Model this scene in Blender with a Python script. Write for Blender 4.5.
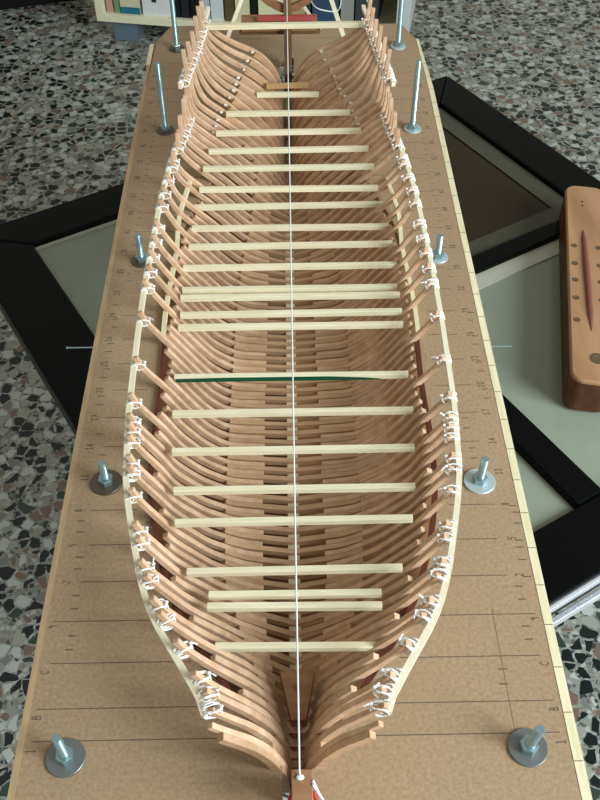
import bpy, math, random
import numpy as np
from mathutils import Vector, Matrix
random.seed(7)
S = bpy.context.scene
for o in list(bpy.data.objects): bpy.data.objects.remove(o)
COL = S.collection

# ------------------------------------------------------------------ camera, light, exposure
H = .554
PITCH, YAW, ROLL = math.radians(47.4), math.radians(.75), math.radians(.3)
fw = Vector((math.sin(YAW)*math.cos(PITCH), math.cos(YAW)*math.cos(PITCH), -math.sin(PITCH)))
rt = Vector((math.cos(YAW), -math.sin(YAW), 0)); up = rt.cross(fw)
r2 = rt*math.cos(ROLL) - up*math.sin(ROLL); u2 = rt*math.sin(ROLL) + up*math.cos(ROLL)
cd = bpy.data.cameras.new('camera'); cam = bpy.data.objects.new('camera', cd); COL.objects.link(cam)
M = Matrix((r2, u2, -fw)).transposed().to_4x4(); M.translation = (0, 0, H); cam.matrix_world = M
cd.sensor_fit = 'VERTICAL'; cd.sensor_height = 36; cd.lens = 935/800*36
cd.clip_start = .02; cd.clip_end = 50
S.camera = cam

W = bpy.data.worlds.new('room_daylight'); S.world = W; W.use_nodes = True
bg = W.node_tree.nodes['Background']; bg.inputs[0].default_value = (.97, .96, .90, 1); bg.inputs[1].default_value = .37

def area(name, loc, aim, sx, sy, power, col):
    l = bpy.data.lights.new(name, 'AREA'); l.shape = 'RECTANGLE'; l.size = sx; l.size_y = sy
    l.energy = power; l.color = col
    o = bpy.data.objects.new(name, l); COL.objects.link(o); o.location = loc
    o.rotation_euler = (Vector(aim)-Vector(loc)).to_track_quat('-Z', 'Y').to_euler(); return o
area('window_daylight', (1.62, -.50, .92), (0, .45, 0), 1.0, 1.2, 66, (.84, .93, 1.0))
S.view_settings.view_transform = 'Standard'; S.view_settings.look = 'None'
S.view_settings.gamma = 1; S.view_settings.use_curve_mapping = False
S.view_settings.exposure = 0.24

# ------------------------------------------------------------------ materials
def srgb(r, g, b):
    f = lambda c: (c/255/12.92 if c/255 <= .04045 else ((c/255+.055)/1.055)**2.4)
    return (f(r), f(g), f(b), 1)
def new_mat(name, rough=.6, metal=0., spec=.3):
    m = bpy.data.materials.new(name); m.use_nodes = True
    b = m.node_tree.nodes['Principled BSDF']
    b.inputs['Roughness'].default_value = rough; b.inputs['Metallic'].default_value = metal
    b.inputs['Specular IOR Level'].default_value = spec
    return m, m.node_tree, b
def plain(name, col, rough=.6, metal=0., spec=.3):
    m, nt, b = new_mat(name, rough, metal, spec)
    n = nt.nodes.new('ShaderNodeTexNoise'); n.inputs['Scale'].default_value = 60
    tc = nt.nodes.new('ShaderNodeTexCoord'); nt.links.new(tc.outputs['Object'], n.inputs['Vector'])
    mx = nt.nodes.new('ShaderNodeMix'); mx.data_type = 'RGBA'
    c = srgb(*col); mx.inputs[6].default_value = [v*.93 for v in c[:3]]+[1]; mx.inputs[7].default_value = [min(1, v*1.07) for v in c[:3]]+[1]
    nt.links.new(n.outputs['Fac'], mx.inputs[0]); nt.links.new(mx.outputs[2], b.inputs['Base Color'])
    return m
def wood(name, ca, cb, scale=(40, 400, 400), rough=.6, rnd=.18, axis=None):
    m, nt, b = new_mat(name, rough)
    N, L = nt.nodes, nt.links
    tc = N.new('ShaderNodeTexCoord'); mp = N.new('ShaderNodeMapping'); mp.inputs['Scale'].default_value = scale
    oi = N.new('ShaderNodeObjectInfo'); L.new(tc.outputs['Object'], mp.inputs['Vector'])
    n = N.new('ShaderNodeTexNoise'); n.inputs['Scale'].default_value = 1; n.inputs['Detail'].default_value = 4; n.noise_dimensions = '4D'
    mw = N.new('ShaderNodeMath'); mw.operation = 'MULTIPLY'; mw.inputs[1].default_value = 50
    L.new(oi.outputs['Random'], mw.inputs[0]); L.new(mw.outputs[0], n.inputs['W']); L.new(mp.outputs[0], n.inputs['Vector'])
    r = N.new('ShaderNodeValToRGB'); r.color_ramp.elements[0].position = .3; r.color_ramp.elements[1].position = .7
    r.color_ramp.elements[0].color = srgb(*ca); r.color_ramp.elements[1].color = srgb(*cb); L.new(n.outputs['Fac'], r.inputs['Fac'])
    hs = N.new('ShaderNodeHueSaturation'); ma = N.new('ShaderNodeMath'); ma.operation = 'MULTIPLY_ADD'
    ma.inputs[1].default_value = rnd*2; ma.inputs[2].default_value = 1-rnd
    L.new(oi.outputs['Random'], ma.inputs[0]); L.new(ma.outputs[0], hs.inputs['Value']); L.new(r.outputs['Color'], hs.inputs['Color'])
    L.new(hs.outputs['Color'], b.inputs['Base Color'])
    bp = N.new('ShaderNodeBump'); bp.inputs['Strength'].default_value = .08; bp.inputs['Distance'].default_value = .0005
    L.new(n.outputs['Fac'], bp.inputs['Height']); L.new(bp.outputs[0], b.inputs['Normal'])
    return m
PEAR = wood('pear_wood', (194, 156, 122), (219, 187, 155), (120, 60, 120), .55, .10)
FLOORW = wood('floor_timber_wood', (182, 146, 112), (204, 170, 136), (60, 300, 300), .6, .10)
PINE = wood('cream_pine', (222, 213, 174), (240, 233, 202), (30, 400, 400), .55, .04)
PINE_L = wood('cream_pine_strip', (216, 205, 160), (238, 230, 196), (300, 30, 300), .55, .03)
STRIP_T = wood('tan_edge_strip', (168, 140, 104), (190, 160, 122), (300, 30, 300), .7, .02)
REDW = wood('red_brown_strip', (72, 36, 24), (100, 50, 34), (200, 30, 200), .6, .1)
DARKW = wood('dark_wood', (96, 70, 44), (124, 92, 60), (200, 30, 30), .6, .1)
BROWNW = wood('brown_wood', (136, 98, 66), (164, 122, 86), (60, 200, 200), .6, .1)
THREAD = plain('white_thread', (238, 238, 232), .8)
STRING = plain('white_string', (226, 230, 228), .8)
GLUE = plain('white_glue', (228, 222, 208), .45)
GREEN = plain('dark_green_paint', (10, 78, 48), .5)
PENCIL = plain('pencil_graphite', (100, 88, 74), .6)
PENCIL_F = plain('faint_pencil_graphite', (122, 102, 80), .7)
STEEL = plain('zinc_steel', (164, 194, 198), .34, .9)
WASHER_M = plain('zinc_washer', (190, 206, 206), .4, .45, .5)
GREYW = plain('grey_zinc_washer', (128, 134, 132), .4, .7)
DULL = plain('dull_steel', (120, 110, 98), .5, 1.)
RED = plain('red_thread', (190, 36, 34), .7)
REDBAR = plain('red_stick', (184, 84, 78), .6)
BLACK = plain('black_gloss_lacquer', (5, 7, 6), .28, 0, .1)
CHROME = plain('chrome', (236, 240, 246), .15, .6, .8)
GLASS_P = plain('pale_reflection_glass', (140, 149, 132), .14, 0, .4)  # pale tone stands in for the room mirrored in the glass
GLASS_D = plain('dark_reflection_glass', (46, 37, 23), .2, 0, .2)  # dark tone paints in the brown furniture this pane reflects
REFL_D = plain('grey_glass_reflection', (70, 70, 58), .25, 0, .25)  # grey reflection painted along the dark pane's edges
REFL_P = plain('pale_glass_reflection', (186, 188, 168), .2, 0, .5)  # pale reflection painted along the other panes' edges
BLOCK_T = wood('light_brown_wood', (148, 111, 76), (178, 139, 102), (40, 8, 40), .45, .02)
BLOCK_S = wood('dark_brown_bark_wood', (70, 40, 24), (96, 58, 36), (60, 20, 60), .5, .02)
PEG = plain('grey_brown_peg', (96, 78, 56), .6)
GROOVE = plain('reddish_groove', (122, 76, 62), .5)
SHELF = plain('cream_painted_wood', (226, 226, 190), .5)
SHELFR = plain('grey_white_panel', (196, 204, 200), .5)
FOOT = plain('blue_grey_paint', (96, 116, 126), .5)
CAB = plain('black_cabinet_lacquer', (14, 14, 14), .35)

def mdf():
    m, nt, b = new_mat('mdf_board', .75, 0, .2)
    N, L = nt.nodes, nt.links
    tc = N.new('ShaderNodeTexCoord')
    n = N.new('ShaderNodeTexNoise'); n.inputs['Scale'].default_value = 420; n.inputs['Detail'].default_value = 5
    n2 = N.new('ShaderNodeTexNoise'); n2.inputs['Scale'].default_value = 9; n2.inputs['Detail'].default_value = 3
    L.new(tc.outputs['Object'], n.inputs['Vector']); L.new(tc.outputs['Object'], n2.inputs['Vector'])
    r = N.new('ShaderNodeValToRGB'); r.color_ramp.elements[0].color = srgb(152, 127, 98); r.color_ramp.elements[1].color = srgb(174, 149, 118)
    r.color_ramp.elements[0].position = .3; r.color_ramp.elements[1].position = .7
    L.new(n.outputs['Fac'], r.inputs['Fac'])
    hs = N.new('ShaderNodeHueSaturation'); ma = N.new('ShaderNodeMath'); ma.operation = 'MULTIPLY_ADD'; ma.inputs[1].default_value = .25; ma.inputs[2].default_value = .875
    L.new(n2.outputs['Fac'], ma.inputs[0]); L.new(ma.outputs[0], hs.inputs['Value']); L.new(r.outputs['Color'], hs.inputs['Color'])
    L.new(hs.outputs['Color'], b.inputs['Base Color']); return m
BATTEN = wood('pale_batten_wood', (226, 216, 180), (242, 235, 208), (300, 30, 300), .5, .03)
MDF = mdf()

def terrazzo():
    m, nt, b = new_mat('terrazzo', .28, 0, .4)
    N, L = nt.nodes, nt.links
    tc = N.new('ShaderNodeTexCoord')
    dn = N.new('ShaderNodeTexNoise'); dn.inputs['Scale'].default_value = 55; dn.inputs['Detail'].default_value = 3
    L.new(tc.outputs['Object'], dn.inputs['Vector'])
    def layer(scale, thr, keep, ramp, base, off):
        mp = N.new('ShaderNodeMapping'); mp.inputs['Location'].default_value = (off, off*2, 0); L.new(tc.outputs['Object'], mp.inputs['Vector'])
        ds = N.new('ShaderNodeVectorMath'); ds.operation = 'MULTIPLY_ADD'; ds.inputs[1].default_value = (.5/scale,)*3
        L.new(dn.outputs['Color'], ds.inputs[0]); L.new(mp.outputs[0], ds.inputs[2])
        v = N.new('ShaderNodeTexVoronoi'); v.voronoi_dimensions = '2D'; v.inputs['Scale'].default_value = scale
        e = N.new('ShaderNodeTexVoronoi'); e.voronoi_dimensions = '2D'; e.feature = 'DISTANCE_TO_EDGE'; e.inputs['Scale'].default_value = scale
        L.new(ds.outputs[0], v.inputs['Vector']); L.new(ds.outputs[0], e.inputs['Vector'])
        sp = N.new('ShaderNodeSeparateColor'); L.new(v.outputs['Color'], sp.inputs[0])
        cr = N.new('ShaderNodeValToRGB'); cr.color_ramp.interpolation = 'CONSTANT'
        el = cr.color_ramp.elements
        el[0].position = 0; el[0].color = srgb(*ramp[0][1]); el[1].position = ramp[1][0]; el[1].color = srgb(*ramp[1][1])
        for p, c in ramp[2:]:
            q = el.new(p); q.color = srgb(*c)
        L.new(sp.outputs[0], cr.inputs['Fac'])
        g1 = N.new('ShaderNodeMath'); g1.operation = 'GREATER_THAN'; g1.inputs[1].default_value = thr
        # per-cell threshold so chips vary in size
        th = N.new('ShaderNodeMath'); th.operation = 'MULTIPLY_ADD'; th.inputs[1].default_value = thr*1.6; th.inputs[2].default_value = thr*.4
        L.new(sp.outputs[2], th.inputs[0]); L.new(e.outputs['Distance'], g1.inputs[0]); L.new(th.outputs[0], g1.inputs[1])
        g2 = N.new('ShaderNodeMath'); g2.operation = 'LESS_THAN'; g2.inputs[1].default_value = keep; L.new(sp.outputs[1], g2.inputs[0])
        mu = N.new('ShaderNodeMath'); mu.operation = 'MULTIPLY'; L.new(g1.outputs[0], mu.inputs[0]); L.new(g2.outputs[0], mu.inputs[1])
        mx = N.new('ShaderNodeMix'); mx.data_type = 'RGBA'; L.new(mu.outputs[0], mx.inputs[0])
        if isinstance(base, tuple): mx.inputs[6].default_value = base
        else: L.new(base, mx.inputs[6])
        L.new(cr.outputs['Color'], mx.inputs[7]); return mx.outputs[2]
    c1 = layer(150, .10, .75, [(0, (60, 66, 64)), (.3, (170, 174, 164)), (.6, (122, 126, 116)), (.78, (132, 118, 106)), (.86, (90, 96, 88))], srgb(140, 143, 132), .3)
    c2 = layer(62, .10, .80, [(0, (26, 32, 32)), (.34, (178, 184, 176)), (.58, (152, 154, 142)), (.74, (120, 98, 86)), (.84, (52, 66, 58)), (.93, (120, 122, 116))], c1, 0)
    L.new(c2, b.inputs['Base Color']); return m
TERR = terrazzo()

# ------------------------------------------------------------------ helpers
class MB:
    def __init__(s): s.v, s.f, s.mi = [], [], []
    def add(s, vs, fs, mi=0):
        k = len(s.v); s.v += [tuple(v) for v in vs]; s.f += [tuple(i+k for i in f) for f in fs]; s.mi += [mi]*len(fs)
    def box(s, x0, x1, y0, y1, z0, z1, mi=0):
        s.add([(x, y, z) for z in (z0, z1) for y in (y0, y1) for x in (x0, x1)],
              [(0, 2, 3, 1), (4, 5, 7, 6), (0, 1, 5, 4), (2, 6, 7, 3), (0, 4, 6, 2), (1, 3, 7, 5)], mi)
    def obox(s, c, ax, ay, az, mi=0):
        c, ax, ay, az = map(Vector, (c, ax, ay, az))
        s.add([c+ax*i+ay*j+az*k for k in (-1, 1) for j in (-1, 1) for i in (-1, 1)],
              [(0, 2, 3, 1), (4, 5, 7, 6), (0, 1, 5, 4), (2, 6, 7, 3), (0, 4, 6, 2), (1, 3, 7, 5)], mi)
    def bar(s, a, b, w, h, upv=(0, 0, 1)):
        a, b = Vector(a), Vector(b); t = (b-a).normalized(); n = t.cross(Vector(upv)).normalized(); u = n.cross(t)
        s.obox((a+b)/2, (b-a)/2, n*w/2, u*h/2)
    def sweep(s, rings, closed=False):
        n = len(rings[0]); vs = [p for r in rings for p in r]; fs = []
        m = len(rings); rng = range(m if closed else m-1)
        for i in rng:
            j = (i+1) % m
            for k in range(n): fs.append((i*n+k, i*n+(k+1) % n, j*n+(k+1) % n, j*n+k))
        if not closed: fs += [tuple(range(n))[::-1], tuple((m-1)*n+k for k in range(n))]
        s.add(vs, fs)
    def tube(s, pts, r, n=6, closed=False):
        pts = [Vector(p) for p in pts]; rings = []; m = len(pts)
        for i, p in enumerate(pts):
            a = pts[(i-1) % m] if (closed or i > 0) else p; b = pts[(i+1) % m] if (closed or i < m-1) else p
            t = (b-a).normalized(); ref = Vector((.31, .17, .93)).normalized()
            if abs(t.dot(ref)) > .95: ref = Vector((1, 0, 0))
            u = t.cross(ref).normalized(); w = t.cross(u)
            rr = r[i] if isinstance(r, (list, tuple)) else r
            rings.append([p+(u*math.cos(q*2*math.pi/n)+w*math.sin(q*2*math.pi/n))*rr for q in range(n)])
        s.sweep(rings, closed)
    def cyl(s, c, r, z0, z1, n=24, r1=None):
        r1 = r if r1 is None else r1
        s.sweep([[(c[0]+q*math.cos(k*2*math.pi/n), c[1]+q*math.sin(k*2*math.pi/n), z) for k in range(n)] for q, z in ((r, z0), (r1, z1))])
    def lathe(s, c, prof, n=24, rot=0):
        s.sweep([[(c[0]+r*math.cos(rot+k*2*math.pi/n), c[1]+r*math.sin(rot+k*2*math.pi/n), z) for k in range(n)] for r, z in prof])
    def ball(s, c, r, n=8, sq=(1, 1, 1)):
        rings = []
        for i in range(1, n):
            a = math.pi*i/n
            rings.append([(c[0]+r*sq[0]*math.sin(a)*math.cos(k*2*math.pi/n), c[1]+r*sq[1]*math.sin(a)*math.sin(k*2*math.pi/n), c[2]-r*sq[2]*math.cos(a)) for k in range(n)])
        s.sweep(rings)
    def build(s, name, mat, parent=None, smooth=False, bevel=0, loc=None):
        me = bpy.data.meshes.new(name); vs = s.v
        if loc is not None: vs = [(v[0]-loc[0], v[1]-loc[1], v[2]-loc[2]) for v in vs]
        me.from_pydata(vs, [], s.f)
        for m in (mat if isinstance(mat, list) else [mat]): me.materials.append(m)
        me.polygons.foreach_set('material_index', s.mi); me.polygons.foreach_set('use_smooth', [smooth]*len(s.f)); me.update()
        import bmesh
        bm = bmesh.new(); bm.from_mesh(me); bmesh.ops.recalc_face_normals(bm, faces=bm.faces); bm.to_mesh(me); bm.free()
        o = bpy.data.objects.new(name, me); COL.objects.link(o)
        if parent: o.parent = parent
        if loc is not None: o.location = loc
        if bevel:
            b = o.modifiers.new('bevel', 'BEVEL'); b.width = bevel; b.segments = 2; b.limit_method = 'ANGLE'
        return o
def tag(o, label=None, cat=None, group=None, kind=None):
    if label: o['label'] = label
    if cat: o['category'] = cat
    if group: o['group'] = group
    if kind: o['kind'] = kind
    return o
def empty(name, label, cat, loc=(0, 0, 0), group=None):
    o = bpy.data.objects.new(name, None); COL.objects.link(o); o.location = loc; o.empty_display_size = .02
    return tag(o, label, cat, group)

# ------------------------------------------------------------------ hull lines
zs = lambda Y: float(np.interp(Y, [.2, .26, .35, .45, .6, .75, .9], [.045, .040, .032, .028, .029, .034, .042]))
za = lambda Y: float(np.interp(Y, [.85, 1.05], [.075, .09]))
SEC = {  # station -> half section (x, z), keel to top, inner face of the ribs
 .200: [(.0035, -.020), (.0045, -.004), (.010, .018), (.018, .032), (.036, .053), (.044, .062)],
 .214: [(.004, -.036), (.005, -.0126), (.0123, .0142), (.0200, .0290), (.0405, .050), (.048, .060)],
 .2577: [(.0025, -.0644), (.0109, -.0416), (.0229, -.0125), (.0519, .0233), (.0650, .042), (.070, .054)],
 .33: [(0, -.066), (.02, -.053), (.045, -.034), (.078, .0), (.1000, .034), (.106, .05)],
 .3805: [(0, -.065), (.036, -.0555), (.062, -.038), (.0885, -.008), (.1120, .031), (.115, .045)],
 .443: [(0, -.0632), (.0482, -.0545), (.0718, -.0405), (.0925, -.0193), (.1021, .0006), (.1203, .028), (.124, .04)],
 .5238: [(0, -.0632), (.0553, -.0589), (.0709, -.045), (.0845, -.0261), (.1037, .0035), (.1235, .028), (.127, .04)],
 .62: [(0, -.063), (.05, -.0585), (.071, -.043), (.088, -.02), (.1055, .0035), (.1232, .030), (.127, .042)],
 .70: [(0, -.063), (.042, -.0575), (.062, -.042), (.082, -.0185), (.102, .0035), (.1205, .0325), (.123, .045)],
 .80: [(0, -.061), (.02, -.053), (.043, -.034), (.066, -.010), (.086, .008), (.1050, .025), (.1135, .037), (.1165, .075)],
 .85: [(0, -.058), (.015, -.042), (.035, -.019), (.055, .002), (.073, .018), (.090, .035), (.1010, .051), (.108, .075), (.110, .100)],
 .907: [(.002, -.055), (.006, -.036), (.02, -.012), (.04, .012), (.060, .0315), (.0713, .0407), (.082, .0525), (.090, .0655), (.0976, .079), (.100, .115)],
 .945: [(.002, -.050), (.004, -.025), (.012, .000), (.0235, .0165), (.0375, .0278), (.0507, .0377), (.0642, .0454), (.0755, .054), (.0865, .0656), (.0935, .082), (.096, .117)],
 .985: [(.0017, -.030), (.005, .0147), (.013, .035), (.023, .048), (.035, .0565), (.0567, .0655), (.075, .0765), (.086, .086), (.0895, .120)],
 1.02: [(.0017, -.025), (.005, .02), (.013, .040), (.023, .052), (.035, .060), (.0567, .069), (.072, .0785), (.083, .088), (.0865, .122)],
}
NP = 41
def smooth_poly(P):
    P = np.array(P, float)
    d = np.r_[0, np.cumsum(np.hypot(*np.diff(P, axis=0).T))]
    t = np.linspace(0, d[-1], 200); Q = np.c_[np.interp(t, d, P[:, 0]), np.interp(t, d, P[:, 1])]
    for _ in range(60):
        Q[1:-1] = .25*Q[:-2]+.5*Q[1:-1]+.25*Q[2:]
    d = np.r_[0, np.cumsum(np.hypot(*np.diff(Q, axis=0).T))]
    t = np.linspace(0, d[-1], NP); return np.c_[np.interp(t, d, Q[:, 0]), np.interp(t, d, Q[:, 1])]
GBY = [.200, .21, .2359, .2535, .2725, .2903, .3051, .325, .3605, .385, .4113, .4436, .473, .515, .56, .61, .65, .70, .745, .76, .80, .84, .889, 1.1]
GBX = [.0430, .0470, .0540, .0640, .0755, .0862, .0925, .0993, .1080, .1135, .1183, .1208, .1230, .1238, .1246, .1247, .1235, .1218, .1200, .1183, .1142, .1078, .1015, .0785]
def at_z(P, z0):
    i = int(np.argmax(P[:, 1] > z0)) or NP-1; a, b = P[i-1], P[i]; return a[0]+(b[0]-a[0])*(z0-a[1])/(b[1]-a[1])
def fit(Y, P):                      # battens stand 8 mm outside the inner face
    P = P.copy(); z1, z2, zk = zs(Y), za(Y), P[0, 1]
    d1 = float(np.interp(Y, GBY, GBX)) - .0078 - at_z(P, z1)
    if Y < .80:
        P[:, 0] += d1*np.clip((P[:, 1]-zk)/(z1-zk), 0, 1)**1.6; return P
    d2 = float(np.interp(Y, [.80, .87, .93, .967, .99, 1.014], [.113, .1065, .098, .0932, .0892, .0853])) - .0078 - at_z(P, z2)
    wa = float(np.interp(Y, [.885, .925], [1, 0])); d1 = d1*wa + (1-wa)*d2*.35
    P[:, 0] += np.interp(P[:, 1], [zk, zk+.4*(z1-zk), z1, z2], [0, d1*.15, d1, d2]); return P
KY = sorted(SEC); KP = [smooth_poly(SEC[k]) for k in KY]
def raw_section(Y):
    i = min(max(int(np.searchsorted(KY, Y))-1, 0), len(KY)-2); h = KY[i+1]-KY[i]; t = (Y-KY[i])/h
    def slope(k):
        if k == 0: return (KP[1]-KP[0])/(KY[1]-KY[0])
        if k == len(KY)-1: return (KP[-1]-KP[-2])/(KY[-1]-KY[-2])
        return (KP[k+1]-KP[k-1])/(KY[k+1]-KY[k-1])
    a, b = slope(i)*h*.8, slope(i+1)*h*.8
    return KP[i]*(2*t**3-3*t*t+1)+a*(t**3-2*t*t+t)+KP[i+1]*(3*t*t-2*t**3)+b*(t**3-t*t)
CACHE = {}
def section(Y):
    Y = round(min(max(Y, KY[0]), KY[-1]), 5)
    if Y not in CACHE: CACHE[Y] = fit(Y, raw_section(Y))
    return CACHE[Y]
def hx(Y, z):                       # half breadth (inner face) at height z
    P = section(Y); i = int(np.argmax(P[:, 1] > z)) or NP-1
    a, b = P[i-1], P[i]; t = (z-a[1])/max(1e-6, b[1]-a[1]); return a[0]+(b[0]-a[0])*min(max(t, 0), 1)
RD = .0052                          # rib depth

# ------------------------------------------------------------------ setting
FZ = -.52
b = MB(); b.box(-3.2, 3.2, -2.6, 3.6, FZ-.03, FZ)
tag(b.build('floor', TERR), kind='structure')

WALL = plain('pale_plaster', (206, 202, 188), .8)
b = MB(); b.box(-3.2, 3.2, 3.6, 3.68, FZ-.03, 2.2); tag(b.build('wall_back', WALL), kind='structure')
b = MB(); b.box(-3.28, -3.2, -2.6, 3.6, FZ-.03, 2.2); tag(b.build('wall_left', WALL), kind='structure')

# ------------------------------------------------------------------ glass-topped table
TZ = -.10
TA = Vector((.860, .509, 0)); TN = Vector((-.509, .860, 0))          # along the back edge / towards the back
def tp(m, n, z): return TA*m + TN*n + Vector((0, 0, z))
table = empty('coffee_table', 'black lacquered coffee table with chrome-edged glass panels under the long board', 'table', tp(.46, .56, FZ))
inv = -Vector(table.location)
def tbox(m0, m1, n0, n1, z0, z1, name, mat, bevel=0, parent=None):
    q = MB(); q.obox(tp((m0+m1)/2, (n0+n1)/2, (z0+z1)/2)+inv, TA*(m1-m0)/2, TN*(n1-n0)/2, Vector((0, 0, (z1-z0)/2)))
    return q.build(name, mat, parent or table, bevel=bevel)
m0, m1, n0, n1 = .118, .812, .222, .932
def frame_piece(pts):
    q = MB(); k = len(pts)
    q.sweep([[tp(m, n, TZ-.026)+inv for m, n in pts], [tp(m, n, TZ)+inv for m, n in pts]]); return q.build('frame_rail', BLACK, table, bevel=.003)
il, ir, ib, it = .183, .757, .283, .876
frame_piece([(m0, n1), (m1, n1), (ir, it), (il, it)])
frame_piece([(m0, n0), (m1, n0), (ir, ib), (il, ib)])
frame_piece([(m0, n0), (il, ib), (il, it), (m0, n1)])
frame_piece([(m1, n0), (ir, ib), (ir, it), (m1, n1)])
tag(tbox(m0, m1, n0-.003, n0+.001, TZ-.009, TZ-.002, 'chrome_trim', CHROME, .001), 'bright chrome trim along the front edge')
tbox(m0, m1, n0-.006, n0-.0005, TZ-.034, TZ-.025, 'chrome_trim', CHROME, .001)
tbox(il, ir, .576, .599, TZ-.03, TZ, 'cross_rail', BLACK, .002)
tbox(.452, .482, ib, it, TZ-.03, TZ+.001, 'cross_rail', BLACK, .002)
g = .010
for a, c, d, e, mt, refl, lab in ((il, .452, .599, it, GLASS_P, REFL_P, 'glass panel painted with a pale grey-green reflection'), (.482, ir, .599, it, GLASS_D, REFL_D, 'glass panel painted with a dark brown reflection'),
                       (il, .452, ib, .576, GLASS_P, REFL_P, 'glass panel painted with a pale grey-green reflection'), (.482, ir, ib, .576, GLASS_P, REFL_P, 'glass panel painted with a pale grey-green reflection')):
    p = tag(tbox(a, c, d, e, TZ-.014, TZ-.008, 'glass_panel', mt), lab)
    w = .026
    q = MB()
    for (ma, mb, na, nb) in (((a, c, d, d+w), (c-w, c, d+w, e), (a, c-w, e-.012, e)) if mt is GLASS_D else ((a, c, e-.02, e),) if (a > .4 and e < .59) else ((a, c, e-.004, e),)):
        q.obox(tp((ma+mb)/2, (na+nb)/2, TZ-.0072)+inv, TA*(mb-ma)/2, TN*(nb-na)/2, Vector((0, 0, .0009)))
    q.build('reflection_border', refl, p)  # flat strips in reflection colours, laid over the pane's edges
for m in (.28, .64):
    for n in (.42, .74): tbox(m-.025, m+.025, n-.025, n+.025, FZ, TZ-.014, 'leg', BLACK, .003)

# ------------------------------------------------------------------ building board
board = empty('building_board', 'long brown fibreboard with pencilled station lines carrying the ship model', 'board', (0, .6, TZ))
binv = Vector((0, -.6, -TZ))
BW = .1642; BY0, BY1 = .05, 1.160
def bw(Y): return float(np.interp(Y, [1.0, 1.118, 1.160], [BW, BW-.0025, BW-.018]))
def hole(Y):
    if Y < .172 or Y > 1.075: return None
    if Y < .216: return .0088
    if Y > 1.0: return .0085
    return max(.0085, hx(Y, 0.0)+RD+(.0055 if Y > .25 else .0015))
ys = [BY0, .1719] + list(np.linspace(.1721, .2155, 6)) + list(np.linspace(.2165, 1.0, 120)) + [1.0005, 1.0749, 1.0751, 1.118, BY1]
import bmesh
bm = bmesh.new(); prev = None
for Y in ys:
    h = hole(Y); hh = h if h else .0085
    row = [bm.verts.new((x, Y-.6, -TZ)) for x in (-bw(Y), -hh, hh, bw(Y))]
    if prev:
        bm.faces.new((prev[0][0], prev[0][1], row[1], row[0])); bm.faces.new((prev[0][2], prev[0][3], row[3], row[2]))
        if prev[1] is None or h is None: bm.faces.new((prev[0][1], prev[0][2], row[2], row[1]))
    prev = (row, h)
ret = bmesh.ops.extrude_face_region(bm, geom=list(bm.faces))
bmesh.ops.translate(bm, verts=[v for v in ret['geom'] if isinstance(v, bmesh.types.BMVert)], vec=(0, 0, -.009))
bmesh.ops.recalc_face_normals(bm, faces=bm.faces)
panel_me = bpy.data.meshes.new('panel'); bm.to_mesh(panel_me); bm.free()
po = bpy.data.objects.new('panel', panel_me); COL.objects.link(po); po.parent = board
def draw_on(o, mb, mats, base):            # pencil strokes drawn on a part belong to that part's own mesh
    me = o.data; b2 = bmesh.new(); b2.from_mesh(me)
    vs = [b2.verts.new((v[0]+binv[0], v[1]+binv[1], v[2]+binv[2])) for v in mb.v]
    for f, mi in zip(mb.f, mb.mi):
        try: fc = b2.faces.new([vs[i] for i in f]); fc.material_index = base+mi
        except ValueError: pass
    b2.to_mesh(me); b2.free()
    for m in mats: me.materials.append(m)
panel_me.materials.append(MDF)
def bbuild(q, name, mat, **k):
    q.v = [(v[0]+binv[0], v[1]+binv[1], v[2]+binv[2]) for v in q.v]; return q.build(name, mat, board, **k)
q = MB(); q.sweep([[(x0, y, -.009), (x1, y, -.009), (x1, y, .0003), (x0, y, .0003)] for y, x0, x1 in ((BY0, BW, BW+.0060), (1.0, BW, BW+.0056), (1.118, BW-.0025, BW+.0005))])
right_strip = tag(bbuild(q, 'edge_strip', PINE_L), 'cream wooden edge strip on the right')
q = MB(); q.box(-BW-.0040, -BW, BY0, 1.06, -.009, .0002); tag(bbuild(q, 'edge_strip', STRIP_T), 'tan edge strip on the left')
q = MB(); q.box(-BW-.0048, -BW, 1.06, 1.112, -.010, .0004); tag(bbuild(q, 'edge_strip', PINE_L), 'short cream strip at the far left corner')
for x in (-.145, .145):
    for Y in (.33, .92):
        q = MB(); q.box(x-.0095, x+.0095, Y-.04, Y+.04, TZ+.0016, -.009); bbuild(q, 'support_block', BROWNW)
q = MB(); q.box(-.135, .135, .235, 1.07, TZ+.0016, TZ+.0096); bbuild(q, 'gap_shade_plate', BROWNW)  # sheet added under the hull to keep the rib gaps dark
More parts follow.
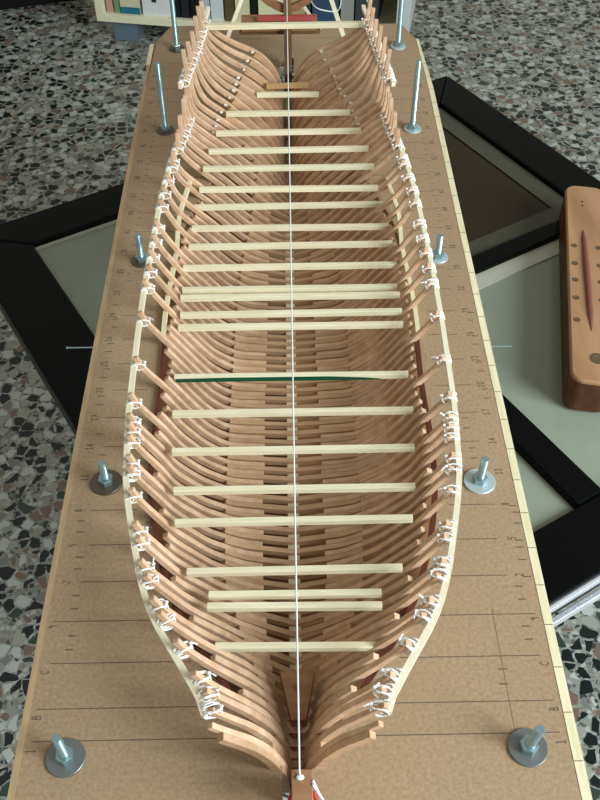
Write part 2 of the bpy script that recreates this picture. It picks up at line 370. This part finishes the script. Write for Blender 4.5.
# pencil lines
st = [.2327, .253] + [.2834+.03*k for k in range(29)]
q = MB(); qf = MB()
def xin(Y): return (hx(Y, 0)+RD+.014 if .21 < Y < .99 else .02)
for Y in st:
    tgt = q if Y < .62 else qf
    for s in (-1, 1):
        xa, xb = xin(Y), BW-(.0035 if Y < .34 else .0165)-.004*((Y*977) % 1)
        tgt.box(min(s*xa, s*xb), max(s*xa, s*xb), Y-.00028, Y+.00028, -.0001, .00012)
T = [(0.1559, 0.3043), (0.1561, 0.2949), (0.1318, 0.2744), (0.1308, 0.2643), (0.1635, 0.4018), (0.1656, 0.3959), (0.1646, 0.3863), (0.1634, 0.3718), (0.1628, 0.3659), (0.1626, 0.3556), (0.1638, 0.3419), (0.1567, 0.3345), (0.1569, 0.3245), (0.1624, 0.6108), (0.161, 0.6011), (0.1624, 0.5809), (0.1613, 0.571), (0.1607, 0.5494), (0.1612, 0.5389), (0.1613, 0.5184), (0.1618, 0.5084), (0.1367, 0.4874), (0.1369, 0.477), (0.1379, 0.4566), (0.138, 0.4468), (-0.1496, 0.3636), (-0.1494, 0.3539), (-0.1477, 0.3329), (-0.1473, 0.3229), (-0.1456, 0.3028), (-0.1464, 0.293), (-0.153, 0.3942), (-0.1524, 0.3847), (-0.1449, 0.4553), (-0.1506, 0.4765), (-0.1553, 0.6274), (-0.1528, 0.609), (-0.1527, 0.5987), (-0.1534, 0.5781), (-0.154, 0.5684), (-0.1531, 0.5476), (-0.1544, 0.5376), (-0.1542, 0.517), (-0.1538, 0.5072)]
for x, Y in T:
    x = x-.004 if x > .15 else x
    q.box(x-.0026, x+.0026, Y-.0004, Y+.0004, -.0001, .00014)
k = 0
Y = .66
while Y < 1.05:
    for s in (-1, 1): qf.box(s*.147-.002, s*.147+.002, Y-.0004, Y+.0004, -.0001, .00013)
    Y += .0105
qf.bar((.1315, .318, 0), (.1325, .235, 0), .0004, .0002)
draw_on(po, q, [PENCIL], 1); draw_on(po, qf, [PENCIL_F], 2)
q = MB()                                   # marks on the strip itself
Y = .215
while Y < 1.1:
    q.box(BW+.0002, BW+.0054-(.0018 if Y > 1.02 else 0), Y-.00025, Y+.00025, .0003, .00045); Y += .03
draw_on(right_strip, q, [PENCIL_F], 1)
STROKE = {'0': [[(1, 2), (0, 3), (-1, 2), (-1, -2), (0, -3), (1, -2), (1, 2)]], '1': [[(-.8, 2), (.2, 3), (.2, -3)], [(-.8, -3), (1, -3)]],
 '2': [[(-1, 2), (0, 3), (1, 2), (1, 1), (-1, -3), (1.2, -3)]], '3': [[(-1, 3), (1, 3), (0, .6), (1, -.5), (1, -2), (0, -3), (-1, -2.3)]],
 '4': [[(.4, -3), (.4, 3), (-1.2, -1), (1.2, -1)]], '5': [[(1, 3), (-1, 3), (-1, .5), (.6, .6), (1, -1), (.4, -2.8), (-1, -2.6)]],
 '6': [[(1, 3), (-.6, 1), (-1, -2), (0, -3), (1, -2), (.6, -.4), (-.8, -.8)]], '7': [[(-1, 3), (1.1, 3), (-.3, -3)]],
 '8': [[(0, 0), (1, 1.5), (0, 3), (-1, 1.5), (0, 0), (1, -1.5), (0, -3), (-1, -1.5), (0, 0)]], '9': [[(1, 1.6), (0, 3), (-1, 1.8), (0, .4), (1, 1.6), (.8, -3)]],
 'B': [[(-1, -3), (-1, 3), (.6, 2.6), (.6, .6), (-1, .2), (1, -.4), (1, -2.6), (-1, -3)]], 'C': [[(1.1, 2), (0, 3), (-1.1, 1.5), (-1.1, -1.5), (0, -3), (1.1, -2)]]}
def write(q, txt, x, Y, s=.0009):
    x0 = Y - (len(txt)-1)*.5*.0034
    for i, ch in enumerate(txt):
        for pl in STROKE[ch]:
            for a, b_ in zip(pl[:-1], pl[1:]):     # lettering turned a quarter turn: reads away from the bow
                pa = (x - a[1]*s, x0+i*.0034+a[0]*s, .0001); pb = (x - b_[1]*s, x0+i*.0034+b_[0]*s, .0001)
                q.bar(pa, pb, .00042, .0002)
q = MB()
labs = [('1', .2265), ('B', .2475), ('C', .2775), ('9', .3095)] + [(str(2+3*k), .3434+.03*k) for k in range(24)]
for t, Y in labs:
    write(q, t, .1590 if Y < .32 else .1545, Y); write(q, t, -.1595 if Y < .32 else -.1560, Y)
draw_on(po, q, [PENCIL], 3)

# ------------------------------------------------------------------ the ship model
HB = Vector((0, .6, -.07))
hull = empty('ship_hull_model', 'unfinished wooden ship hull skeleton of curved ribs standing in the brown board', 'model ship', HB)
def hb(q, name, mat, parent=None, **k):
    q.v = [(v[0]-HB[0], v[1]-HB[1], v[2]-HB[2]) for v in q.v]
    return q.build(name, mat, parent or hull, **k)
# keel with notched pale keelson blocks
q = MB(); pr = []
for Y in np.linspace(.276, 1.04, 60):
    zk = section(min(Y, .98))[0][1]
    zt = float(np.interp(Y, [.235, .26, .3, .9, .94, .985, 1.04], [-.055, -.066, -.068, -.062, -.055, -.034, -.028]))
    zb = -.090 if Y > .27 else -.075
    pr.append([(-.0045, Y, zb), (.0045, Y, zb), (.0045, Y, zt), (-.0045, Y, zt)])
q.sweep(pr); tag(hb(q, 'keel', PINE_L), 'pale keel')
# stem: curved post rising ahead of the ribs
q = MB()
path = [(.285, -.086), (.262, -.084), (.240, -.074), (.222, -.054), (.208, -.026), (.198, .004), (.1915, .030), (.1865, .046)]
src = list(path)
for i, (Y, z) in enumerate(src):
    a = src[max(0, i-1)]; c = src[min(len(src)-1, i+1)]
    t = Vector((0, c[0]-a[0], c[1]-a[1])).normalized(); n = Vector((0, t.z, -t.y)) * .0085
    n = -n if n.y < 0 else n
    p = Vector((.0025, Y, z)); w = .0058
    path[i] = [p-n+Vector((-w, 0, 0)), p-n+Vector((w, 0, 0)), p+n+Vector((w, 0, 0)), p+n+Vector((-w, 0, 0))]
q.sweep(path); hb(q, 'stem', BROWNW, bevel=.0006)
# filler wedge between the foremost ribs
q = MB()
a = [Vector((-.0108, .2905, -.030)), Vector((.0128, .2905, -.030)), Vector((.0062, .2575, -.032)), Vector((-.0034, .2575, -.032))]
q.sweep([[v+Vector((0, 0, -.012)) for v in a], a]); w = hb(q, 'bow_wedge', BROWNW, bevel=.0004)
q = MB(); q.cyl((.001, .279), .0018, -.0302, -.0294, 12); hb(q, 'wedge_peg', DARKW, w)

def rib_mesh(Y0, Y1, P, i0, ztop):
    """square bar following section polyline P from index i0 (float arc index) up to ztop"""
    Q = []
    d = np.r_[0, np.cumsum(np.hypot(*np.diff(P, axis=0).T))]
    sa = i0; top = np.interp(ztop, P[:, 1], d) if ztop is not None else None
    return d, sa, top
def bar_along(P, d, sa, sb, Y0, Y1, mirror=1, n=18, depth=RD, taper=0):
    ts = np.linspace(sa, sb, n); X = np.interp(ts, d, P[:, 0]); Z = np.interp(ts, d, P[:, 1])
    rings = []
    for i in range(n):
        a, c = max(0, i-1), min(n-1, i+1)
        tx, tz = X[c]-X[a], Z[c]-Z[a]; L = math.hypot(tx, tz); nx, nz = tz/L, -tx/L      # outward normal
        k_ = 1-taper*max(0, i/(n-1)-.5)*2; ym = (Y0+Y1)/2; ya_, yb_ = ym+(Y0-ym)*k_, ym+(Y1-ym)*k_; dp = depth*k_
        ox, oz = nx*(depth-dp)*.5, nz*(depth-dp)*.5
        rings.append([(mirror*(X[i]+ox), ya_, Z[i]+oz), (mirror*(X[i]+ox), yb_, Z[i]+oz), (mirror*(X[i]+ox+nx*dp), yb_, Z[i]+oz+nz*dp), (mirror*(X[i]+ox+nx*dp), ya_, Z[i]+oz+nz*dp)])
    return rings
FULL = [.236, .256, .272, .288, .302, .320, .334, .349, .367, .389, .410, .424, .442, .453, .468, .487, .526, .574, .6125, .635, .655, .677, .70, .722, .745, .765, .785, .80]
GRID = [.2135+.0101*i for i in range(80)]
FULLK = {min(range(80), key=lambda i: abs(GRID[i]+.0072-y)) for y in FULL} | {0, 1}
lash = []            # (Y, side, which)
k = 0; Y = .2135
PITCHF = .0101
while Y < .986:
    P = section(Y); d = np.r_[0, np.cumsum(np.hypot(*np.diff(P, axis=0).T))]
    fl = float(np.interp(Y, [.21, .235, .30, .36, .70, .80, .865, .90, .95, .99], [.060, .040, .044, .056, .053, .046, .050, .104, .106, .093]))
    st0 = float(np.interp(Y, [.21, .24, .30, .36, .8, .9], [.001, .018, .024, .025, .022, .030]))
    if k == 0: fl = float(np.interp(.0445, P[:, 1], d))
    w = .0043 + random.uniform(-.0003, .0003)
    j = random.uniform(-.0005, .0005)
    # floor timber: one continuous piece across the keel
    A = bar_along(P, d, 0, fl, Y+j, Y+j+w, -1, 12)[::-1]; B = bar_along(P, d, 0, fl, Y+j, Y+j+w, 1, 12)
    if P[0][0] > .0015: rings = A + B
    else: rings = A[:-1] + [[(0, *v[1:]) for v in B[0]]] + B[1:]
    q = MB(); q.sweep(rings); fr = hb(q, 'frame', FLOORW)
    full = k in FULLK or Y > .80
    for s in (-1, 1):
        if full:
            if Y < .80: zt = zs(Y) + (.006 if Y < .24 else .0115 if s < 0 else .0055) + random.uniform(-.002, .002)
            elif Y < .862: zt = zs(Y) + .010 + (Y-.80)*.28 + random.uniform(-.002, .002) + (.006 if k % 2 else 0)
            else: zt = za(Y) + (.027 if k % 2 == 0 else .008) + random.uniform(-.003, .003)
            lash.append((Y, s))
        else: zt = .0035 + random.uniform(-.0025, .0035) + (.004 if Y < .3 else 0)
        top = float(np.interp(zt, P[:, 1], d))
        yo = Y + j + w + .0001 + random.uniform(0, .0004)
        q = MB(); q.sweep(bar_along(P, d, st0*(1+random.uniform(-.03, .03)), top, yo, yo+w, s, 24, RD, .2 if full else .05))
        hb(q, 'futtock', PEAR, fr, bevel=.0005)
    k += 1; Y += PITCHF
# gunwale battens and the lower ribbands
def batten(name, mat, ya, yb, zf, off, wd, ht, s, n=60, z2=None, label=None):
    rings = []
    for Y in np.linspace(ya, yb, n):
        z = zf(Y); e = .004
        x = hx(Y, z)+off; dx = (hx(min(Y+e, 1.02), zf(Y+e))-hx(max(Y-e, .2), zf(Y-e)))/(2*e)
        nn = Vector((1, -dx, 0)).normalized()
        p = Vector((x, Y, z)); a = nn*wd/2; u = Vector((0, 0, ht/2))
        c = [p-a-u, p+a-u, p+a+u, p-a+u]; rings.append([Vector((s*v.x, v.y, v.z)) for v in c])
    q = MB(); q.sweep(rings); o = hb(q, name, mat)
    if label: o['label'] = label
for s in (-1, 1):
    batten('gunwale_batten', BATTEN, .228, .892, zs, RD+.0028, .0041, .0040, s)
    batten('gunwale_batten', BATTEN, .868, 1.018, za, RD+.0028, .0040, .0040, s, 20)
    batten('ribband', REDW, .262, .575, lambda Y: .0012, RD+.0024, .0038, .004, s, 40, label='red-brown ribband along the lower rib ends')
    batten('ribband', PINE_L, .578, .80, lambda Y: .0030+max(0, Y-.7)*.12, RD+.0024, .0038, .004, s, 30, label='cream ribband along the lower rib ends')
# thread lashings
def ring(c, a, b_, n=11, jit=.0003):
    return [c+a*math.cos(2*math.pi*i/n)+b_*math.sin(2*math.pi*i/n)+Vector([random.uniform(-jit, jit) for _ in range(3)]) for i in range(n)]
def lashing(Y, s, zf, heavy):
    z = zf(Y); e = .004
    dx = (hx(min(Y+e, 1.02), zf(Y+e))-hx(Y-e, zf(Y-e)))/(2*e)
    nn = Vector((s, -dx, 0)).normalized(); t = Vector((-nn.y*s, nn.x*s, 0)); u = Vector((0, 0, 1))
    c = Vector((s*(hx(Y, z)+RD*.5+.0014), Y+.0072, z)) + nn*.001
    q = MB(); r = .0005
    for kk in range(3 if heavy else 2):
        sg = 1 if kk % 2 == 0 else -1
        dgn = (t*.62*sg + u*.78).normalized()
        q.tube(ring(c+t*random.uniform(-.0008, .0008), nn*.0058, dgn*(.0040+.0004*kk)), r, 5, True)
    bc = Vector((s*(hx(Y, z)+RD+.0028), Y+.0072, z))
    for tt in ((-.0030, .0034) if Y < .6 else (-.0048, -.0038, -.0028, .0030, .0040, .0050)):
        q.tube(ring(bc+t*tt, nn*.0028, u*.0028, 9), .0005, 5, True)
    q.tube(ring(c-t*.0024, nn*.0054, u*.0036), r, 5, True)
    kp = c - nn*.0056 + u*.003
    q.ball(kp, .0012, 6, (1.1, .9, .9))
    if heavy or random.random() < .35:
        v = Vector((random.uniform(-1, 1), random.uniform(-1, .4), random.uniform(-.3, .8))).normalized()
        q.tube([kp, kp+v*.0025, kp+v*.0045+Vector((0, 0, -.001))], .0005, 5)
    hb(q, 'lashing', THREAD)
for n_, (Y, s) in enumerate(lash):
    if Y < .222: continue
    if Y < .862: lashing(Y, s, zs, Y < .34 or (n_//2) % 4 == 0)
    elif Y < .99: lashing(Y, s, za, n_ % 3 == 0)
# deck spacer beams  (y, half length, z) measured from the plan
BEAMS = [(.2924, .0527, 0), (.3218, .0585, 0), (.3316, .0585, -.0012), (.350, .0743, 0), (.3912, .0855, 0), (.4199, .0894, 0), (.4573, .093, 0), (.4963, .0957, 0), (.5361, .0963, 0),
 (.5963, .0975, 0), (.613, .0975, 0), (.6356, .0984, 0), (.6451, .0969, .001), (.6775, .099, 0), (.7086, .0967, 0), (.7364, .0953, 0), (.7721, .0939, 0)]
def zfit(Yf, hf):                  # height at which a beam along a fitted sight line meets the ribs
    best = None
    for z in np.linspace(0, .05, 101):
        e = abs(hx(Yf(z), z)-.0008-hf(z)); best = min(best, (e, z)) if best else (e, z)
    return best[1]
for (Ya, ha, Yb, hb_) in ((.801, .0908, .7432, .0842), (.8384, .08905, .7779, .0826), (.8721, .0853, .8091, .0791), (.9073, .0791, .8418, .0734), (.9463, .0694, .878, .0644), (.9869, .03565, .9157, .0331), (1.007, .02505, .9343, .0232)):
    z = zfit(lambda z: Ya+(Yb-Ya)*z/.04, lambda z: ha+(hb_-ha)*z/.04)
    BEAMS.append((Ya+(Yb-Ya)*z/.04, ha+(hb_-ha)*z/.04, z))
for i, (Y, h, z) in enumerate(BEAMS):
    sl = 0 if i == 8 else random.uniform(-.0006, .0012); sh = random.uniform(-.001, .001)+.0005
    q = MB(); hw, hh = .0023, .0025
    sh = 0 if i == 8 else sh; q.bar((-h+sh, Y-sl, z), (h+sh, Y+sl, z+(0 if i == 8 else random.uniform(-.0005, .0005))), 2*hw, 2*hh)
    o = hb(q, 'deck_beam', DARKW if i == len(BEAMS)-1 else PINE, bevel=.0003)
    if i == len(BEAMS)-1: o.data.materials[0] = wood('tan_pine', (186, 150, 100), (206, 172, 122), (30, 400, 400), .6, .03)
    if i == 8:
        q = MB(); q.sweep([[(x, Y-hw-.0005, z-hh), (x, Y-hw+.0004, z-hh), (x, Y-hw+.0004, z-hh+hz), (x, Y-hw-.0005, z-hh+hz)] for x, hz in ((-h+.001, .0036), (-h*.5, .0044), (.03, .0042), (.058, .0026), (.074, .0008))])
        hb(q, 'painted_face', GREEN, o); o['label'] = 'beam with a dark green painted face'
# aft cross bar on the gunwales
ya = .979; zb_ = za(ya)+.0010
q = MB(); q.bar((-.0865, ya-.001, zb_), (.0875, ya+.001, zb_), .0052, .0055); hb(q, 'cross_bar', PINE, bevel=.0003)
# sternpost, transom and braces
q = MB(); q.sweep([[(-.0028+dx, Y-.005, z), (.0062+dx, Y-.005, z), (.0062+dx, Y+.006, z), (-.0028+dx, Y+.006, z)] for Y, z, dx in ((1.035, -.085, 0), (1.048, 0, 0), (1.062, .07, 0), (1.07, .13, 0))])
tag(hb(q, 'sternpost', DARKW), 'dark brown sternpost')
q = MB(); q.box(-.055, .040, 1.060, 1.070, .036, .041); hb(q, 'transom', DARKW, bevel=.0004)  # darker wood carries the shadow below the cross bar
q = MB(); q.box(-.033, .034, 1.0535, 1.0585, .0555, .0605); tag(hb(q, 'transom_bar', REDBAR), 'red stick across the sternpost')
q = MB(); q.box(-.052, .036, 1.058, 1.07, .041, .0555); hb(q, 'transom', BROWNW)
for s, x0, x1 in ((-1, -.070, -.044), (1, .068, .046)):
    q = MB(); q.bar((x0, 1.046, .036), (x1, 1.066, .092), .0045, .004, (0, 1, 0)); hb(q, 'stern_brace', PINE)
for s in (-1, 1):
    q = MB(); q.sweep([[(s*x+.0017, 1.061, z-.004), (s*x+.0017, 1.067, z-.004), (s*x+.0017, 1.067, z+.005), (s*x+.0017, 1.061, z+.005)] for x, z in ((.002, .064), (.012, .068), (.024, .075), (.036, .086), (.05, .101))])
    hb(q, 'stern_timber', BROWNW)
q = MB(); q.bar((.0185, 1.0705, .068), (.040, 1.0705, .036), .003, .003, (0, 1, 0)); hb(q, 'stern_brace', PINE)
# glue on the upper joints near the stern
for s in (-1, 1):
    for Y in np.arange(.865, .985, .0101):
        P = section(Y); d = np.r_[0, np.cumsum(np.hypot(*np.diff(P, axis=0).T))]
        fl = float(np.interp(Y, [.86, .90, .95, .99], [.108, .108, .106, .093]))+.002
        x, z = np.interp(fl, d, P[:, 0]), np.interp(fl, d, P[:, 1])
        q = MB(); q.ball((s*(x+random.uniform(-.0015, .0015)), Y+.0072, z+.0003), .0017*random.uniform(.8, 1.25), 6, (1.2, 1.1, .8)); hb(q, 'glue_dab', GLUE)
# thread wraps at the stem
q = MB()
for p in ([(-.0032, .184, .044), (-.0055, .181, .034), (-.0075, .180, .02), (-.009, .179, 0)], [(.0083, .184, .044), (.0105, .181, .034), (.012, .180, .02), (.0125, .179, 0)]): q.tube(p, .0009, 6)
tag(hb(q, 'stem_thread', RED), 'red thread hanging beside the stem')
q = MB(); q.tube([(.0083, .189, .047), (.0105, .185, .044), (.0135, .182, .034), (.0155, .180, .01)], .0008, 6); q.tube([(.0083, .187, .047), (.0125, .183, .040), (.017, .180, .028), (.021, .178, .010)], .0007, 6)
tag(hb(q, 'stem_thread', THREAD), 'white thread hanging beside the stem')

# ------------------------------------------------------------------ strings
q = MB(); q.tube([(0.0015, .1905, .0475), (.0012, .193, .0520), (.001, .4, .0588), (.0012, .7, .069), (.0012, 1.052, .082), (.0012, 1.09, .086)], .00055, 8)
q.ball((.0015, .1905, .0478), .0017, 8, (1.4, 1, .8))
tag(q.build('centreline_string', STRING), 'taut white string stretched from bow to stern along the hull centreline', 'string')
def lerp_curve(pts, n=8):
    out = []
    P = [Vector(p) for p in pts]
    for i in range(len(P)-1):
        p0, p1, p2, p3 = P[max(0, i-1)], P[i], P[i+1], P[min(len(P)-1, i+2)]
        for k in range(n):
            t = k/n; out.append(.5*((2*p1)+(p2-p0)*t+(2*p0-5*p1+4*p2-p3)*t*t+(3*p1-p0-3*p2+p3)*t**3))
    out.append(P[-1]); return out
q = MB(); q.tube(lerp_curve([(.0062, 1.064, .094), (.022, 1.072, .085), (.032, 1.08, .062), (.044, 1.085, .053), (.062, 1.085, .053), (.066, 1.0815, .075), (.077, 1.07, .092), (.0945, 1.005, .0905)]), .0007, 6)
tag(q.build('loose_cord', STRING), 'thin white cord looping from the sternpost to the right side', 'cord')

# ------------------------------------------------------------------ bolts through the board
def bolt(x, Y, h, lean, label, dull, big):
    r = empty('threaded_bolt', label, 'bolt', (x, Y, 0), 'bolts through the board')
    wr = .0118 if big else .0095
    q = MB(); q.lathe((0, 0), [(.0034, .0001), (wr, .0001), (wr, .0014), (wr-.0003, .0017), (.0034, .0017)], 32)
    q.build('washer', GREYW if Y < .3 else DULL if dull else WASHER_M, r, smooth=False)
    q = MB(); q.lathe((0, 0), [(.003, .0017), (.0056, .0017), (.0058, .0022), (.0058, .0062), (.0054, .0068), (.003, .0068)], 6, random.random())
    q.build('nut', STEEL, r)
    q = MB(); prof = [(.0018, -.012)]; z = -.012
    n = int((h+.012)/.0009)
    rings = []
    for i in range(n*2+1):
        zz = -.012 + (h+.012)*i/(n*2); rr = .0030 if i % 2 else .0027
        rings.append([(lean[0]*max(0, zz)+rr*math.cos(a*2*math.pi/14), lean[1]*max(0, zz)+rr*math.sin(a*2*math.pi/14), zz) for a in range(14)])
    q.sweep(rings); q.build('threaded_shaft', STEEL, r)
    return r
bolt(-.1376, .2223, .0285, (-.01, 0), 'short steel bolt at the bow end of the board, left of the hull', False, True)
bolt(.1382, .2234, .0265, (.10, 0), 'short steel bolt at the bow end of the board, right of the hull', False, True)
bolt(-.1388, .4283, .0240, (0, 0), 'short steel bolt on a dull grey washer left of the hull, second from the bow', True, True)
bolt(.1387, .4238, .0270, (.02, 0), 'short steel bolt on a broad pale washer right of the hull, second from the bow', False, True)
bolt(-.1377, .6880, .0310, (0, 0), 'steel bolt left of the hull amidships, third from the bow', True, False)
bolt(.1384, .6875, .0260, (0, 0), 'steel bolt close to the right gunwale amidships, third from the bow', False, False)
bolt(-.1338, .9126, .0790, (0, 0), 'tall steel bolt left of the hull, its tip bare above the board', True, False)
bolt(.1366, .9100, .0800, (0, 0), 'tall steel bolt right of the hull, its tip bare above the board', False, False)
bolt(-.1347, 1.0985, .0800, (0, 0), 'tall steel bolt at the far left corner of the board', True, False)
bolt(.1374, 1.0985, .0800, (0, 0), 'tall steel bolt at the far right corner of the board', False, False)
for x0, x1, Y, lab in ((-.158, -.1905, .5757, 'thin steel pin sticking out of the left edge of the board'), (.158, .1868, .5698, 'thin steel pin sticking out of the right edge of the board')):
    q = MB(); q.tube([(x0, Y, -.002), (x1, Y, -.002)], .0006, 8); s = 1 if x1 > 0 else -1
    q.tube([(x1-.0002*s, Y, -.002), (x1+.0009*s, Y, -.002)], .0012, 8); tag(q.build('pin', STEEL), lab, 'pin')

# ------------------------------------------------------------------ wooden peg block on the table
zt = -.064
blk = empty('peg_block', 'wooden block with a grooved light top and peg holes on the glass table', 'wooden block', (.30, .73, TZ-.008))
bi = -Vector(blk.location)
e0 = Vector((.3150, .8960, 0)); e1 = Vector((.2560, .5890, 0))          # far and near ends of its left edge
ax = (e1-e0).normalized(); L_ = (e1-e0).length; sd = Vector((-ax.y, ax.x, 0)); sd = sd if sd.x > 0 else -sd; WD = .043
def outline(inset, z, fl=0):
    rad = .0125-inset*.3; pts = []
    for cx_, cy_, a0 in ((L_-rad, WD-rad, 0), (rad, WD-rad, 90), (rad, rad, 180), (L_-rad, rad, 270)):
        for k_ in range(7):
            a = math.radians(a0+15*k_); u_ = cx_+(rad-inset)*math.cos(a); v_ = cy_+(rad-inset)*math.sin(a)
            v_ -= .003*math.sin(math.pi*u_/L_)*(1 if v_ > WD/2 else -1)*0
            pts.append(e0+ax*(u_)+sd*v_+Vector((0, 0, z))+bi)
    return pts
q = MB(); q.sweep([outline(.0025, TZ-.0062), outline(0, TZ-.003), outline(0, zt-.004)]); tag(q.build('block_body', BLOCK_S, blk, smooth=False), 'dark brown sides')
q = MB(); q.sweep([outline(0, zt-.004), outline(.0002, zt-.0015), outline(.0018, zt)]); q.build('block_top', BLOCK_T, blk)
def bt(u_, v_, z=0): return e0+ax*(L_*u_)+sd*(WD*v_)+Vector((0, 0, zt+z))+bi
q = MB()
q.tube([bt(.27, .40, -.0005), bt(.32, .42, -.0002), bt(.5, .445, .0002), bt(.7, .475, -.0002), bt(.78, .48, -.0008)], [.001, .0028, .0034, .0030, .001], 10)
q.build('groove', GROOVE, blk)
for u_ in (.36, .455, .54, .63, .735):
    for v_ in (.17, .76):
        c = bt(u_, v_); q = MB(); q.lathe((c.x, c.y), [(.0033, c.z-.001), (.0033, c.z+.0003), (.002, c.z+.0004), (.0018, c.z+.0002)], 14); q.build('peg', PEG, blk)
c = bt(.90, .58); q = MB(); q.lathe((c.x, c.y), [(.0072, c.z-.001), (.0072, c.z+.0003), (.004, c.z+.0006), (.0035, c.z+.0002)], 18); q.build('knot', PEG, blk)
for u_ in (.10, .125):
    c = bt(u_, .42); q = MB(); q.cyl((c.x, c.y), .0011, c.z-.001, c.z+.0003, 10); q.build('small_hole', BLACK, blk)

# ------------------------------------------------------------------ bookcase in the background
th = math.radians(-10.6); BA = Vector((math.cos(th), math.sin(th), 0)); BN = Vector((-math.sin(th), math.cos(th), 0))
BO = Vector((-.447, 2.165, -.466))
case = empty('bookcase', 'cream low bookcase on blue-grey feet behind the far end of the board', 'bookcase', (BO.x, BO.y, FZ))
def cb(u0, u1, v0, v1, z0, z1, name, mat, parent=None, bevel=.001):
    q = MB(); org = Vector(case.location) if parent is not None else Vector((0, 0, 0))
    q.obox(BO+BA*(u0+u1)/2+BN*(v0+v1)/2+Vector((0, 0, (z0+z1)/2))-org, BA*(u1-u0)/2, BN*(v1-v0)/2, Vector((0, 0, (z1-z0)/2)))
    return q.build(name, mat, parent, bevel=bevel)
CW = .735; CD = .25; CH = .36
cb(0, .020, 0, CD, 0, CH, 'side_panel', SHELF, case); tag(cb(CW-.03, CW, 0, CD, 0, CH, 'side_panel', SHELFR, case), 'grey-white side panel')
cb(.020, CW-.03, 0, CD, 0, .018, 'bottom_shelf', SHELF, case); cb(.020, CW-.03, 0, CD, CH-.018, CH, 'top_shelf', SHELF, case)
cb(.020, CW-.03, CD-.006, CD, .018, CH-.018, 'back_panel', SHELF, case)
for u in (.030, CW-.085):
    for v in (.02, CD-.07): cb(u, u+.058, v, v+.05, FZ-BO.z, 0, 'foot', FOOT, case)
books = [(.024, .016, .20, (196, 150, 138), 'salmon pink book beside the left end of the bookcase'), (.043, .013, .21, (120, 150, 104), 'thin green book beside the beige and teal one'),
 (.058, .048, .22, (206, 200, 168), 'beige book with a teal band at its foot'), (.112, .068, .24, (214, 220, 218), 'wide white book with a small dark emblem'),
 (.183, .020, .21, (22, 24, 30), 'black book right of the wide white one'), (.205, .020, .23, (34, 34, 40), 'black book, second right of the wide white one'),
 (.227, .026, .22, (16, 18, 22), 'black book, third right of the wide white one'),
 (.256, .018, .22, (176, 196, 206), 'pale blue book left of the cream and white ones'), (.276, .030, .23, (206, 214, 216), 'white book beyond the stern, left of the brown one'), (.309, .022, .21, (98, 76, 52), 'brown book behind the stern'),
 (.334, .034, .23, (214, 208, 172), 'cream book behind the left stern brace'), (.371, .014, .22, (20, 26, 26), 'thin black book behind the stern'), (.388, .066, .21, (222, 220, 176), 'broad cream book behind the sternpost'), (.457, .04, .22, (176, 160, 110), 'tan book behind the right stern timber'),
 (.500, .010, .2, (40, 60, 50), 'thin dark green book behind the stern'), (.513, .060, .23, (54, 78, 104), 'dark blue book seen behind the right stern brace'), (.578, .030, .22, (148, 150, 140), 'grey book right of the dark blue one'), (.611, .050, .23, (62, 66, 68), 'dark grey book near the right end of the bookcase')]
for u, w_, h_, col, lab in books:
    bk = empty('book', lab, 'book', BO+BA*(u+w_/2)+BN*.10+Vector((0, 0, .018)), 'books on the bottom shelf')
    off = Vector(bk.location)
    def bx(u0, u1, v0, v1, z0, z1, name, mat):
        q = MB(); q.obox(BO+BA*(u0+u1)/2+BN*(v0+v1)/2+Vector((0, 0, (z0+z1)/2))-off, BA*(u1-u0)/2, BN*(v1-v0)/2, Vector((0, 0, (z1-z0)/2))); return q.build(name, mat, bk)
    cm = plain('book_cover', col, .5)
    bx(u+.0005, u+w_-.0005, .012, .016, .018, .018+h_, 'spine', cm)
    bx(u+.0005, u+.0025, .016, .18, .018, .018+h_, 'cover', cm); bx(u+w_-.0025, u+w_-.0005, .016, .18, .018, .018+h_, 'cover', cm)
    bx(u+.0025, u+w_-.0025, .016, .176, .021, .015+h_, 'pages', SHELF)
    if 'a teal band' in lab: tag(bx(u+.0004, u+w_-.0004, .0112, .012, .018, .034, 'band', plain('teal_print', (40, 110, 130), .5)), 'teal band')
    if 'emblem' in lab:
        tag(bx(u+w_*.36, u+w_*.52, .0112, .012, .050, .058, 'emblem', plain('dark_print', (40, 44, 48), .5)), 'small dark emblem')
# dark cabinet further left
ca = Vector((-.512, 2.397, 0)); cbv = Vector((-1.9, 2.00, 0)); t_ = (cbv-ca).normalized(); nrm = Vector((t_.y, -t_.x, 0)); nrm = nrm if nrm.y > 0 else -nrm
cab = empty('low_cabinet', 'black low cabinet on the floor at the far left', 'cabinet', (-1.2, 2.25, FZ))
ci = -Vector(cab.location); mid = (ca+cbv)/2; hl = (cbv-ca).length/2
q = MB(); q.obox(mid+nrm*.21+Vector((0, 0, FZ+.02))+ci, t_*hl, nrm*.2, Vector((0, 0, .02))); q.build('plinth', CAB, cab)
q = MB(); q.obox(mid+nrm*.21+Vector((0, 0, FZ+.24))+ci, t_*hl, nrm*.21, Vector((0, 0, .2))); q.build('cabinet_body', CAB, cab, bevel=.004)
for k in range(3):
    c = ca+t_*hl*2*(k+.5)/3
    q = MB(); q.obox(c+nrm*-.008+Vector((0, 0, FZ+.24))+ci, t_*hl*.32, nrm*.008, Vector((0, 0, .19))); d_ = q.build('door', CAB, cab, bevel=.002)
    q = MB(); q.obox(c+nrm*-.024+t_*hl*.26+Vector((0, 0, FZ+.26))+ci, t_*.005, nrm*.008, Vector((0, 0, .05))); q.build('handle', CHROME, d_)
bpy.context.view_layer.update()
